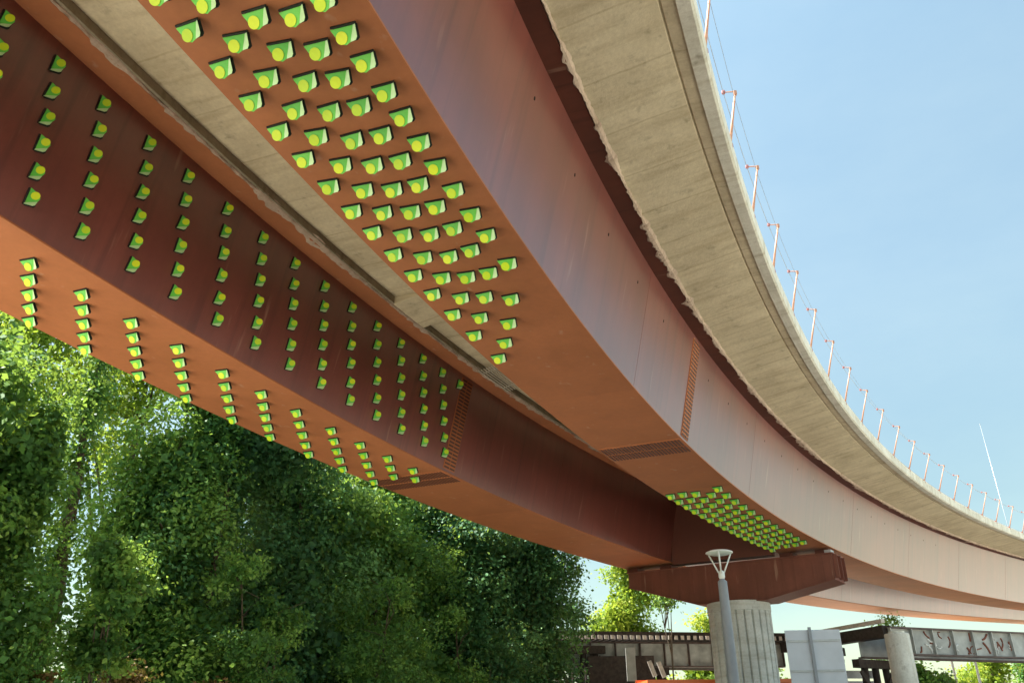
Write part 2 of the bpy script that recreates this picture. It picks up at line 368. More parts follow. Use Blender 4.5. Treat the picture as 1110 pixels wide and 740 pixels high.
# ------------------------------------------------------------------ pier
a,n=FR(10.6); pc=BR(10.6,-3.9,0); ax=Vector((n.x,n.y,0)).normalized()
pier=empty('bridge_pier',(pc.x,pc.y,0),'round grooved concrete column carrying a rust brown steel crossbeam beneath the girders','pier')
pier.rotation_euler=(0,0,math.atan2(ax.y,ax.x))
ztop=pc.z-.27
# local frame: x across the bridge, y along
CL,CR=-4.35,3.95
cap=[(CL,0),(CR,0),(CR,-.88),(1.35,-1.42),(-1.35,-1.42),(CL,-.55)]
slope=-K['e']
def capz(x,z): return ztop+z+slope*x
hy=.58
V=[(x,y,capz(x,z)) for y in(-hy,hy) for x,z in cap]; k=len(cap)
F=[tuple(range(k)),tuple(range(2*k-1,k-1,-1))]+[(i,k+i,k+(i+1)%k,(i+1)%k) for i in range(k)]
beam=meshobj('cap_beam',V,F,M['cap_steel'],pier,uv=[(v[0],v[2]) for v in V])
mb=MB()
for y in (-hy,hy):      # projecting lower flange
    for (x0,z0),(x1,z1) in (((CR,-.88),(1.35,-1.42)),((1.35,-1.42),(-1.35,-1.42)),((-1.35,-1.42),(CL,-.55))):
        mb.bar((x0,0,capz(x0,z0)-.02),(x1,0,capz(x1,z1)-.02),1.34,.035)
    break
mb.bar((CR+.07,0,capz(CR,.018)),(CL-.05,0,capz(CL,.018)),1.30,.035)
mb.build('beam_flange',M['cap_steel'],beam)
for y in (-.48,0,.48):
    mb=MB(); mb.box((CR+.08,y,capz(CR,-.44)),(.15,.025,.84)); mb.build('stiffener',M['cap_steel'],beam)
for x in (-1.5,1.6,3.2,-3.3):
    mb=MB(); mb.box((x,-hy-.004,capz(x,-.5)),(.018,.012,.96 if abs(x)<2 else .6)); mb.build('weld_seam',M['cap_steel'],beam)
mb=MB(); mb.box((3.82,-.35,capz(3.8,.10)),(.24,.4,.12)); mb.build('bearing_bracket',M['galv'],beam,bevel=.01)
for x in (-W1+3.9+.35,3.9-.35,-OFF+3.9-.4,-OFF-W2+3.9+.4):
    mb=MB(); mb.box((x,0,capz(x,.14)),(.5,.7,.19)); mb.build('bearing_pad',M['steel_dark'],pier,bevel=.015)
# column with grooves
mb=MB(); n_=168; prof=[]
Z=[0,ztop-1.72,ztop-1.72,ztop-1.44]
V=[];F=[]
def colr(k,top): 
    g=(k%7==0); return 1.19 if top else (1.09 if g else 1.17)
for iz,(z,top) in enumerate(((0,0),(1.5,0),(3.0,0),(ztop-1.80,0),(ztop-1.78,1),(ztop-1.44,1))):
    for k_ in range(n_):
        an=2*math.pi*k_/n_; r=colr(k_,top); V.append((r*math.cos(an),r*math.sin(an),z))
for i in range(5):
    for k_ in range(n_): F.append((i*n_+k_,i*n_+(k_+1)%n_,(i+1)*n_+(k_+1)%n_,(i+1)*n_+k_))
F.append(tuple(5*n_+k_ for k_ in range(n_)))
uv=[((math.atan2(v[1],v[0]))*1.17,v[2]) for v in V]
meshobj('column',V,F,M['column'],pier,uv=[(b,a) for a,b in uv])
# ------------------------------------------------------------------ green fins
def fin_meshes():
    A=math.radians(38)      # how far the fin leans off the perpendicular, away from the viewer
    def P(u,v,w=0):          # u along the base edge, v down the fin, w towards the viewer (fin normal)
        return (u, v*math.sin(A)-w*math.cos(A)*0 - w*math.cos(A), v*math.cos(A)*-1 - w*math.sin(A)*1 )
    # local axes: x across, y = forward (away), z = away from the surface is -z
    def slab(poly,t,z0=0.0):
        f=[P(u,v,w+z0) for u,v,w in poly]; b=[P(u,v,w+z0-t) for u,v,w in poly]; n=len(poly)
        return f+b,[tuple(range(n)),tuple(range(2*n-1,n-1,-1))]+[(i,n+i,n+(i+1)%n,(i+1)%n) for i in range(n)]
    out={}
    def mk(nm,v,f,m):
        me=bpy.data.meshes.new(nm); me.from_pydata(v,[],f); me.materials.append(m); me.update(); out[nm]=me
    v,f=slab([(-.135,.018,0),(.105,.018,0),(.048,.165,.0),(.0,.185,0),(-.055,.165,0)],.004); mk('fin_plate',v,f,M['green'])
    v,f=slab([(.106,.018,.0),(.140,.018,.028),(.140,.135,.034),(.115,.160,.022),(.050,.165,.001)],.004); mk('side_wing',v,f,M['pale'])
    # disc
    n=20; c=(-.030,.114); r=.061
    v,f=slab([(c[0]+r*math.cos(2*math.pi*k/n),c[1]+r*math.sin(2*math.pi*k/n),0) for k in range(n)],.004,.007); mk('disc',v,f,M['yellow'])
    # black backing flange; its strip and rim also paint shadow above and right
    b=MB(); b.box((.010,-.006,-.010),(.265,.018,.020)); 
    vv,ff=slab([(-.110,.008,0),(.148,.008,0),(.149,.140,0),(.124,.160,0),(.0,.16,0)],.004,-.010); b.add(vv,ff)
    me=bpy.data.meshes.new('backing_shadow_flange'); me.from_pydata(b.v,[],b.f); me.materials.append(M['black']); me.update(); out['backing_shadow_flange']=me
    return out
FM=fin_meshes()
FMM={}
for k_,me_ in FM.items():      # mirror-image fins for the upright side
    m2=me_.copy(); m2.transform(Matrix.Scale(-1,4,(1,0,0))); m2.flip_normals(); FMM[k_]=m2
def fin(loc,across,outward,away,label,group,sc=1.0,FM=FM):
    """across = local x, away = local y (from viewer), outward = -local z"""
    z=-outward.normalized(); x=(across-across.dot(z)*z).normalized(); y=z.cross(x)
    if y.dot(away)<0: x=-x; y=z.cross(x)
    Mx=Matrix((x,y,z)).transposed()
    o=bpy.data.objects.new('green_fin',None); C.objects.link(o); o.empty_display_size=.1
    j=fr.uniform(-.08,.08); Mx=Mx@Matrix.Rotation(j,3,'Z')@Matrix.Rotation(fr.uniform(-.05,.05),3,'X')
    o.matrix_world=Matrix.Translation(loc)@Mx.to_4x4()@Matrix.Scale(sc,4)
    tag(o,label,'metal fin',group)
    for nm,me in FM.items(): link(bpy.data.objects.new(nm,me),o)
fr=random.Random(11)
ORD=['first','second','third','fourth','fifth','sixth','seventh','eighth','ninth','tenth','eleventh','twelfth','thirteenth','fourteenth','fifteenth','sixteenth']
# 1 near girder, large field tapering to a point
NEAR={.13:[-19.2,-18.75,-18.25,-17.75,-17.25,-16.75,-16.2,-15.65,-15.13,-14.55,-13.95,-13.35,-12.65,-11.85,-10.85],
 .305:[-19.0,-18.5,-18.0,-17.5,-17.05,-16.52,-16.0,-15.5,-14.95,-14.35,-13.75,-13.1,-12.4,-11.4],
 .475:[-18.7,-18.28,-17.83,-17.36,-16.87,-16.4,-15.9,-15.4,-14.85,-14.25,-13.65,-13.0,-12.05],
 .645:[-18.62,-18.18,-17.77,-17.34,-16.85,-16.37,-15.89,-15.4,-14.88,-14.3,-13.65,-12.8],
 .818:[-18.7,-18.28,-17.9,-17.45,-17.05,-16.6,-16.15,-15.65,-15.1,-14.58,-13.8]}
LN=['gap edge','first line in from the gap edge','middle line','line next to the lilac edge line','lilac web edge']
for li,(t,ss) in enumerate(sorted(NEAR.items())):
    for k,s in enumerate(sorted(ss,reverse=True)):
        a,n=FR(s); where=['in the line along the gap','one line in from the gap','in the middle line','one line in from the lilac web','in the line along the lilac web'][li]
        fin(pt_near_bot(s+.06,t),n,n_dn(s),a,'near girder fin %s, %s from its tapered end'%(where,ORD[k]),'large green fins under the near girder',1.0)
# 2 near girder, dense patch by the pier
G2={.10:(-.4,.675,15),.28:(-.45,.69,14),.45:(-.35,.74,13),.62:(-.05,.77,12),.79:(-.6,.80,12)}
for li,(t,(s0,ds,nn)) in enumerate(sorted(G2.items())):
    for k in range(nn):
        s=s0+ds*k
        if s>9.2: continue
        a,n=FR(s); where=['in the lowest line','one line above the lowest','in the middle line','one line below the top line','in the top line'][li]
        fin(pt_near_bot(s+.08,t),n,n_dn(s),a,'dense patch fin by the pier %s, %s from left'%(where,ORD[k]),'small green fins in the dense patch near the pier',1.0)
# 3 far girder underside: slanting rows of five
FB=[(-16.75,-15.7,5),(-15.95,-14.65,5),(-15.05,-13.6,5),(-14.1,-12.45,5),(-13.1,-11.3,5),(-12.0,-10.05,5),(-10.95,-8.9,5),(-9.9,-7.6,5),(-8.75,-6.35,5),(-7.7,-5.1,5),(-6.62,-4.6,3),(-5.55,-3.9,2)]
for c_,(sa,sb,nn) in enumerate(FB[1:]):
    for k in range(nn):
        t=.76-.165*k; s=sa+(sb-sa)*(.76-t)/.66 if nn==5 else sa+.66*k
        a,n=FR(s)
        fin(pt_far_bot(s+.06,1-(1-t) if False else t),n,n_dn(s),a,'fin under far girder, %s from top in %s column from left'%(ORD[k],ORD[c_]),'green fins under the far girder',1.0)
# 4 far girder web: upright rows of six
WB=[-17.8,-17.0,-16.2,-15.3,-14.45,-13.5,-12.55,-11.6,-10.65,-9.7,-8.75,-7.8,-6.85,-5.95,-5.1]
for c_,s0 in enumerate(WB):
    nn=6 if c_<14 else 1
    for k,t in enumerate((.875,.73,.59,.45,.305,.17)[:nn]):
        s=s0+(.40+.035*max(0,c_))*(.88-t)/.71
        a,n=FR(s); nw=n_web(s); up=nw.cross(a); up=up if up.z>0 else -up
        lb='fin on dark girder side, %s from top in %s column from left'%(ORD[k],ORD[c_]) if nn==6 else 'lone last fin on the dark girder side, nearest the bolted splice'
        fin(pt_far_web(s,t)-nw*.0,up,nw,a,lb,'green fins on the dark side of the far girder',.95,FMM)
# ------------------------------------------------------------------ placing by direction (x/y, z/y from the camera)
def at(rx,y,rz=None,z=None): return Vector((rx*y,y,EYE+rz*y if rz is not None else z))
# street lamp
lp=empty('street_lamp',(.2405*20,20,0),'slim grey post lamp with a white disc head in front of the concrete column','street lamp')
mb=MB(); mb.lathe([(.17,0),(.17,.25),(.135,.3),(.13,2.5),(.105,4.72),(.105,4.76),(.06,4.80),(.05,4.84)],(0,0,0),20); mb.build('pole',M['lamp_pole'],lp,smooth=True)
mb=MB(); mb.lathe([(.05,4.80),(.075,4.86),(.075,4.92),(.05,5.0),(.0,5.02)],(0,0,0),14); nk=mb.build('neck',M['lamp_white'],lp,smooth=True)
ZH=5.42
for k in range(3):
    an=k*2*math.pi/3+.25; mb=MB(); mb.tube([(.04*math.cos(an),.04*math.sin(an),4.90),(.29*math.cos(an),.29*math.sin(an),ZH-.02)],.019,8); mb.build('support_arm',M['lamp_white'],lp,smooth=True)
mb=MB(); mb.tube([(0,0,4.98),(0,0,ZH-.06)],[.012,.012],8); mb.build('lamp_stem',M['lamp_white'],lp,smooth=True)
mb=MB(); mb.lathe([(.0,ZH-.055),(.20,ZH-.05),(.30,ZH-.02),(.305,ZH-.01)],(0,0,0),28); mb.build('diffuser',M['lamp_glass'],lp,smooth=True)
mb=MB(); mb.lathe([(.303,ZH-.02),(.315,ZH-.01),(.312,ZH+.005),(.24,ZH+.035),(.12,ZH+.055),(.0,ZH+.06)],(0,0,0),28); mb.build('lamp_cap',M['lamp_white'],lp,smooth=True)
# sign backs
sg=empty('road_sign',(.332*19,19,0),'pair of blank grey sign backs on a post to the right of the column','sign',rz=-.12)
mb=MB(); mb.box((-.265,0,3.02),(.50,.02,1.1)); mb.build('sign_panel',M['sign_back'],sg,bevel=.02)
mb=MB(); mb.box((.32,0,3.02),(.62,.02,1.1)); mb.build('sign_panel',M['sign_back'],sg,bevel=.02)
mb=MB(); mb.bar((-.0,-.05,0),(-.0,-.05,3.62),.06,.05); mb.build('post',M['lamp_pole'],sg)
for z in (2.75,3.35):
    mb=MB(); mb.bar((-.48,-.025,z),(.6,-.025,z),.02,.04); mb.build('mounting_rail',M['galv'],sg)
# railway trestle
tr=empty('railway_trestle',(0,0,0),'old railway bridge of grey plate girders on dark timber bents behind the column','railway bridge')
zt,zb=EYE+4.40,EYE+3.0
segs=[((1.2,44.2),(13.9,46.6),'rail_girder'),((16.6,39.4),(36,47.5),'rail_pale')]
def plate_girder(a,b,mt,nst):
    a=Vector((*a,0));b=Vector((*b,0)); d=(b-a).normalized(); l=(b-a).length; nrm=Vector((d.y,-d.x,0)); 
    if nrm.y>0:nrm=-nrm
    for off in (0,1.9):
        A=a-nrm*off;B=b-nrm*off
        mb=MB(); mb.bar(A+Vector((0,0,(zt+zb)/2-.1)),B+Vector((0,0,(zt+zb)/2-.1)),.03,zt-zb-.26); g=mb.build('plate_girder',M[mt],tr)
        for z in (zb+.03,zt-.25):
            mb=MB(); mb.bar(A+Vector((0,0,z)),B+Vector((0,0,z)),.36,.07); mb.build('girder_flange',M['rail_flange'],g)
        if off==0:
            for k in range(nst+1):
                p=A+d*(l*k/nst)+nrm*.09; mb=MB(); mb.box(p+Vector((0,0,(zt+zb)/2-.1)),(.05,.16,zt-zb-.32),Matrix((d,nrm,Vector((0,0,1)))).transposed()); mb.build('stiffener',M['rail_flange'] if mt=='rail_girder' else M['rail_girder'],g)
    return A,d,l
plate_girder(*segs[0],10); plate_girder(*segs[1],17)
mb=MB(); mb.bar((14.0,46.4,zt-.45),(16.6,39.5,zt-.40),.5,.5); mb.build('timber_beam',M['timber'],tr)
mb=MB(); mb.bar((13.9,46.1,zt-.02),(16.4,39.3,zt+.02),.2,.16); mb.build('guard_timber',M['timber_end'],tr)
a=Vector((1.0,44.15,0)); b=Vector((14.0,46.6,0)); d=(b-a).normalized(); q=Vector((d.y,-d.x,0)); q=q if q.y<0 else -q
RT=Matrix((d,q,Vector((0,0,1)))).transposed()
for k in range(40):
    p=a+d*(.33*k)+Vector((0,0,zt-.10)); mb=MB(); mb.box(p-q*.3,(.20,2.9,.24),RT); s_=mb.build('sleeper',M['timber'],tr)
    mb=MB(); mb.box(p+q*1.17,(.16,.035,.19),RT); mb.build('sleeper_end',M['timber_end'],s_)
mb=MB(); mb.bar(a+q*1.0+Vector((0,0,zt+.09)),b+q*1.0+Vector((0,0,zt+.09)),.2,.16); mb.build('guard_timber',M['timber'],tr)
for o_ in (.1,-1.4):
    mb=MB(); mb.bar(a+q*o_+Vector((0,0,zt+.10)),b+q*o_+Vector((0,0,zt+.10)),.07,.16); mb.build('rail',M['rail_flange'],tr)
# timber bents: posts, cap and braces
def bent(x,y,zc,n=4,sp=.75,ang=0,pale=()):
    dx=Vector((math.cos(ang),math.sin(ang),0))
    c=Vector((x,y,0))
    mb=MB(); mb.bar(c-dx*(n*sp/2+.2)+Vector((0,0,zc-.18)),c+dx*(n*sp/2+.2)+Vector((0,0,zc-.18)),.36,.36); mb.build('bent_cap',M['timber'],tr)
    for k in range(n):
        p=c+dx*((k-(n-1)/2)*sp); f=p+dx*((k-(n-1)/2)*.22)
        mb=MB(); mb.tube([f,p+Vector((0,0,zc-.3))],.16,10); mb.build('bent_post',M['timber_end'] if k in pale else M['timber'],tr,smooth=True)
    for sgn in (-1,1):
        mb=MB(); mb.bar(c+dx*sgn*(n*sp/2+.3)+Vector((0,-.2,.4)),c-dx*sgn*(n*sp/2)+Vector((0,-.2,zc-.5)),.08,.22); mb.build('cross_brace',M['timber'],tr)
bent(4.3,44.3,zb-.05,4,.7,.18); bent(3.0,43.6,zb+.9,4,.6,.18); bent(6.3,44.6,zb-.05,4,.55,.18,pale=(1,)); bent(15.2,42.5,zt-.75,4,.55,1.0); bent(16.6,41.6,zb-.05,3,.8,.6)
mb=MB(); mb.box((5.1,43.5,zb-.55),(3.2,.3,1.9)); mb.build('timber_bulkhead',M['timber'],tr)
mb=MB(); mb.box((5.55,43.2,zb+.0),(.45,.1,1.5)); mb.build('sheet_panel',M['rail_pale'],tr)
for (x,z) in ((6.55,zb-.2),(7.0,zb-.25)):
    mb=MB(); mb.bar((x-.12,43.2,z+.35),(x+.12,43.2,z-.35),.1,.2); mb.build('knee_brace',M['timber_end'],tr)
# painted scrawl on the right-hand girder
rg=random.Random(21); A=Vector((16.6,39.4,0));B=Vector((36,47.5,0)); d=(B-A).normalized(); nr=Vector((d.y,-d.x,0))
for k in range(26):
    u=rg.uniform(1.6,7.5); z=rg.uniform(zb+.35,zt-.6); pts=[]
    an=rg.uniform(0,6.28); ln=rg.uniform(.25,.6); cv=rg.uniform(-3,3)
    for j in range(7):
        pts.append(A+d*u+nr*.03+Vector((0,0,z))); an+=cv/6; u+=math.cos(an)*ln/6; z=min(zt-.36,max(zb+.15,z+math.sin(an)*ln/6))
    mb=MB(); mb.tube(pts,rg.uniform(.022,.05),6); mb.build('graffiti_stroke',M['white_mark'] if k%3==0 else M['rust_mark'],tr)
# free-standing pale pier in front of the right span
pp=empty('concrete_pier',(.430*34.5,34.5,0),'sunlit white round concrete pier in front of the railway girder','pier')
mb=MB(); mb.lathe([(.46,0),(.46,4.95),(.43,5.0)],(0,0,0),32); mb.build('shaft',M['column_white'],pp,smooth=True)
mb=MB(); mb.lathe([(.30,5.0),(.30,5.08),(.0,5.08)],(0,0,0),20); mb.build('bearing_plinth',M['column_white'],pp)
# orange box between
ob=empty('orange_container',(8.0,36,0),'orange painted container whose top edge shows below the railway bridge','container',rz=.05)
mb=MB()
n_=40
for k in range(n_): mb.box((-3+6*(k+.5)/n_,-1.2+(.02 if k%2 else 0),1.70),(6/n_,.04,3.3))
mb.box((0,.02,1.75),(6,2.36,3.4)); mb.build('box_shell',M['orange_box'],ob)
mb=MB(); mb.bar((-3.05,-1.25,3.38),(3.05,-1.25,3.38),.12,.12); mb.bar((-3.05,1.2,3.5),(3.05,1.2,3.5),.12,.12); mb.build('top_rail',M['orange_box'],ob)
# pale site fence behind the sign
fc=empty('metal_fence',(.40*42,42,0),'pale blue-grey slatted metal fence low under the trestle','fence',rz=.2)
for k in range(9):
    mb=MB(); mb.box((-1.6,0,.35+.45*k),(3.4,.04,.34)); mb.build('fence_board',M['sign_back'],fc)
for x in (-3.2,-1.6,0):
    mb=MB(); mb.box((x,.06,2.1),(.1,.08,4.2)); mb.build('fence_post',M['galv'],fc)
# far light poles and the tilted masts
def mast(name,p0,p1,r,label,cat='mast',grp=None):
    o=empty(name,p0,label,cat,grp); mb=MB(); v=Vector(p1)-Vector(p0); mb.tube([(0,0,0),v*.5,v],[r,r*.8,r*.5],8); mb.build('mast_tube',M['wire'],o,smooth=True)
    mb=MB(); mb.box(v,(r*1.3,r*1.3,r*4)); mb.build('mast_tip',M['galv'],o); return o

mast('tall_mast',(55.5,94,0),(55.0,94,EYE+32.5),.042,'thin tilted grey mast rising above the far end of the deck')
m2=BR(7,-5,3.08)
mast('thin_mast',(m2.x,m2.y,m2.z),(m2.x-.25,m2.y+.2,m2.z+3.1),.045,'short thin blue-grey mast standing on the deck behind the railing posts')
for x,lb in ((.487,'pale light pole nearer the pier under the railway girder'),(.513,'pale light pole farthest right under the railway girder')):
    o=empty('light_pole',(x*62,62,0),lb,'light pole','light poles beyond the railway')
    mb=MB(); mb.tube([(0,0,0),(-.1,0,5.9)],[.11,.08],8); mb.build('pole',M['lamp_white'],o,smooth=True)
    mb=MB(); mb.tube([(-.1,0,5.9),(.5,0,6.0)],[.05,.04],6); mb.build('lamp_arm',M['lamp_white'],o,smooth=True)
# ------------------------------------------------------------------ vegetation
def leafmesh(centres,nd,size,seed,droop=0.35):
    """small folded leaves; nd is the way each spray faces"""
    r=np.random.default_rng(seed); n=len(centres)
    nrm=nd+r.normal(size=(n,3))*.62; nrm/=np.linalg.norm(nrm,axis=1)[:,None]
    d=r.normal(size=(n,3)); d[:,2]-=droop; d-= (d*nrm).sum(1)[:,None]*nrm; d/=np.linalg.norm(d,axis=1)[:,None]
    w=np.cross(nrm,d); sz=(size*r.uniform(.5,1.35,n))[:,None]
    v=np.empty((n,4,3)); v[:,0]=centres-d*sz*.5; v[:,2]=centres+d*sz*.55; v[:,1]=centres+w*sz*.34+nrm*sz*.07; v[:,3]=centres-w*sz*.34+nrm*sz*.07
    return v.reshape(-1,3)
def leafobj(name,P,size,seed,m,parent):
    centres,nd,lv,sf=P
    V=leafmesh(centres,nd,size*sf,seed); n=len(centres)
    me=bpy.data.meshes.new(name); me.vertices.add(4*n); me.vertices.foreach_set('co',V.ravel())
    me.loops.add(4*n); me.loops.foreach_set('vertex_index',np.arange(4*n)); me.polygons.add(n)
    me.polygons.foreach_set('loop_start',np.arange(0,4*n,4)); me.polygons.foreach_set('loop_total',np.full(n,4))
    me.materials.append(m); me.update(calc_edges=True)
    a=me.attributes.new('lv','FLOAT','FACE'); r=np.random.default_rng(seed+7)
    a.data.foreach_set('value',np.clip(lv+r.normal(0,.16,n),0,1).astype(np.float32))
    return link(bpy.data.objects.new(name,me),parent)
def crown_points(lobes,nclump,per,spread,rng,zs=1.0,inner=.25,boughs=5):
    """each lobe carries several smaller boughs; sprays of leaves sit on the upper and outer side of every bough"""
    L2=[]
    for (x,y,z,a,b,c) in lobes:
        for _ in range(boughs):
            u=rng.normal(size=3); u/=np.linalg.norm(u); q=rng.uniform(.55,.95); s_=rng.uniform(.34,.60)
            L2.append((x+u[0]*a*q,y+u[1]*b*q,z+u[2]*c*q,a*s_,b*s_,max(c,a*.6)*s_*zs**.5,rng.normal(.52,.28)))
    A=np.array(L2); w=(A[:,3]*A[:,4]*A[:,5])**(2/3); idx=rng.choice(len(A),nclump,p=w/w.sum())
    P=[];ND=[];T=[];S=[]
    for i in idx:
        x,y,z,a,b,c,tn=A[i]; u=rng.normal(size=3); u[2]=u[2]*.8+.25; u/=np.linalg.norm(u)
        rad=rng.uniform(.80,1.12); c0=np.array([x,y,z])+u*np.array([a,b,c])*rad
        k=int(per*rng.uniform(.5,1.5)); off=rng.normal(size=(k,3))*spread*rng.uniform(.5,1.2)*np.array([1,1,.55*zs])
        f=u*.8+np.array([0,0,.75]); f/=np.linalg.norm(f)
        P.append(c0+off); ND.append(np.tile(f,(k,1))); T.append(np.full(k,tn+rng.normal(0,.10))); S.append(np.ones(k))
    # dense inner leafage
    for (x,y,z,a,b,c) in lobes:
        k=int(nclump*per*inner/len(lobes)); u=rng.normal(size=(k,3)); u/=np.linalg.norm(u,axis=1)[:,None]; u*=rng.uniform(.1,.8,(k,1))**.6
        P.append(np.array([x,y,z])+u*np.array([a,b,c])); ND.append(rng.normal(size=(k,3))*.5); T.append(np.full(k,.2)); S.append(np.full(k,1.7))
    return np.concatenate(P),np.concatenate(ND),np.concatenate(T),np.concatenate(S)
def tree(name,x,y,lobes,h,label,m,nclump,per,spread,size,seed,group=None,zs=1.0,tr=.16,cat='tree',lean=0,inner=.25,trunkm='bark',limbs=6):
    rng=np.random.default_rng(seed); o=empty(name,(x,y,0),label,cat,group)
    Q=crown_points(lobes,nclump,per,spread,rng,zs,inner); keep=Q[0][:,2]>.05
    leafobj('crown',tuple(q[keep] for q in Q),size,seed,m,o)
    mb=MB(); P=[(0,0,-.1)]; n=7
    for k in range(1,n+1): P.append((lean*k/n+rng.normal(0,.08),rng.normal(0,.08),h*.92*k/n))
    mb.tube(P,[tr*(1-.8*k/n) for k in range(n+1)],9)
    for k in range(limbs):
        l=lobes[k%len(lobes)]; z0=rng.uniform(.25,.75)*h; i=min(n-1,int(z0/(h*.92)*n)); a=Vector(P[i]); b=Vector((l[0]+rng.normal(0,.3)*l[3],l[1]+rng.normal(0,.3)*l[4],l[2]+rng.uniform(-.3,.4)*l[5]))
        mid=a.lerp(b,.5)+Vector((0,0,.25)); mb.tube([a,mid,b],[tr*.45,tr*.28,tr*.08],6)
    mb.build('trunk',M[trunkm],o,smooth=True); return o
def lobes_rand(rng,n,h,r,z0,zc=1.0):
    L=[]
    for k in range(n):
        z=z0+(h-z0)*(k+.5)/n; rr=r*(.55+.45*math.sin(math.pi*min(1,(k+.8)/n)))
        an=rng.uniform(0,6.28); q=rng.uniform(0,.55)*r
        L.append((q*math.cos(an),q*math.sin(an),z,rr*rng.uniform(.55,.85),rr*rng.uniform(.55,.85),(h-z0)/n*rng.uniform(.9,1.5)*zc))
    return L
rg=np.random.default_rng(5)
def beside(xp,off):
    # forward distance at which the view through pixel column xp meets the line running `off` metres left of the near girder edge
    k=(xp-555)/910/.936; S=np.arange(-19,75,.25); best=None
    for q in S:
        p=BR(q,-off,0)
        if p.y<3: continue
        d=abs(p.x/p.y-k)
        if best is None or d<best[0]: best=(d,p.y)
    return best[1]
def px(xp,y,el=0.0): # lateral ratio for a pixel column at low elevation
    return (xp-555)/910/(.906+.03)*y
OFFS=[15.5,14.5,16,21,21,15.5,15.5,15.5,15.5,15.5,14.5]
LOG=[]
specs=[ # name, px x, y, height, radius, material, clumps, per, spread, leafsize, label
 ('leafy_tree',-72,13.5,10.5,2.6,'leaf_mid',1500,30,.26,.115,'leafy green tree at the far left edge, nearest of the wood'),
 ('leafy_tree',38,15,6.8,1.25,'leaf_mid',900,30,.24,.105,'shorter bushy tree filling the lower left corner'),
 ('ivy_tree',97,19,13.5,.55,'leaf_mid',300,26,.22,.10,'slender trunk wrapped in ivy standing in the bright gap at left'),
 ('bright_tree',150,24,14.5,2.4,'leaf_bright',560,20,.42,.15,'backlit yellow-green tree top above the gap at left'),
 ('bright_tree',20,24,15,3.0,'leaf_bright',640,20,.45,.15,'backlit yellow-green tree behind the far left trees'),
 ('ivy_tree',205,17,10.2,1.65,'leaf_mid',1500,30,.26,.105,'ivy hung tree with pale leaf sprays right of the bright gap'),
 ('ivy_tree',255,18,10.0,2.1,'leaf_ivy',1700,30,.27,.105,'dark ivy covered tree left of the middle of the wood'),
 ('ivy_tree',335,19,10.0,2.2,'leaf_ivy',1700,30,.27,.105,'dark ivy covered tree in the middle of the wood'),
 ('leafy_tree',415,20.5,9.8,2.2,'leaf_mid',1700,30,.27,.105,'mid green tree under the second splice of the far girder'),
 ('ivy_tree',490,21.5,8.8,2.0,'leaf_ivy',1600,30,.26,.105,'dark tree second from the right end of the wood'),
 ('ivy_tree',550,22.5,8.0,1.6,'leaf_ivy',2400,30,.19,.10,'dark columnar ivy mass at the right end of the wood'),
]
for i,(nm,xp,y,h,r,mt,nc,per,sp,ls,lb) in enumerate(specs):
    y0=y; y=beside(xp,OFFS[i]); f=(y/y0)**.75; r=r*y/y0; h=12.5 if i not in(1,) else 8.5
    if i in (3,4): h=18.5
    LOG.append((xp,round(y0,1),round(y,1),round(r,2)))
    sp*=f; ls*=f; nc=int(nc*1.0)
    x=px(xp,y); zs=1.5 if 'ivy' in nm else 1.0
    if i==2: lo=[(0,0,1.5+1.0*k,.42,.42,.8) for k in range(12)]
    elif i in (3,4): lo=lobes_rand(rg,9,h,r*1.15,(11.2,9.0)[i-3])
    elif i==10: lo=[(0,0,.7+1.2*k,r*.95,r*.9,1.15) for k in range(9)]
    else: lo=lobes_rand(rg,9,h,r,.6)+[(rg.uniform(-.6,.6)*r,rg.uniform(-.4,.4)*r,rg.uniform(1,4),r*.6,r*.6,1.2) for _ in range(4)]
    tree(nm,x,y,lo,h,lb,M[mt],nc,per,sp,ls,100+i,'trees of the wood left of the bridge',zs,tr=.17 if i!=2 else .24,inner=.5 if i in(0,1,5,6,7,8,9,10) else .2)
# second rank behind, closing most gaps
back=[(235,27,12.5,2.0,'leaf_mid','mid green tree in the second rank behind the gap'),(270,27,12,3.0,'leaf_ivy','dark tree in the second rank behind the left middle'),(350,28,12,3.0,'leaf_mid','mid green tree in the second rank behind the middle'),
      (430,29,11.5,3.0,'leaf_bright','lighter tree in the second rank showing above the dark crowns'),(515,30,10.5,2.8,'leaf_mid','mid green tree in the second rank behind the right end'),(-40,22,9,2.6,'leaf_ivy','dark tree in the second rank at far left')]
for i,(xp,y,h,r,mt,lb) in enumerate(back):
    y=beside(xp,24); h=14.5; r=r*1.35
    tree('leafy_tree',px(xp,y),y,lobes_rand(rg,8,h,r,.8),h,lb,M[mt],900,26,.38,.15,300+i,'trees of the wood left of the bridge',1.1,tr=.2,inner=.7)
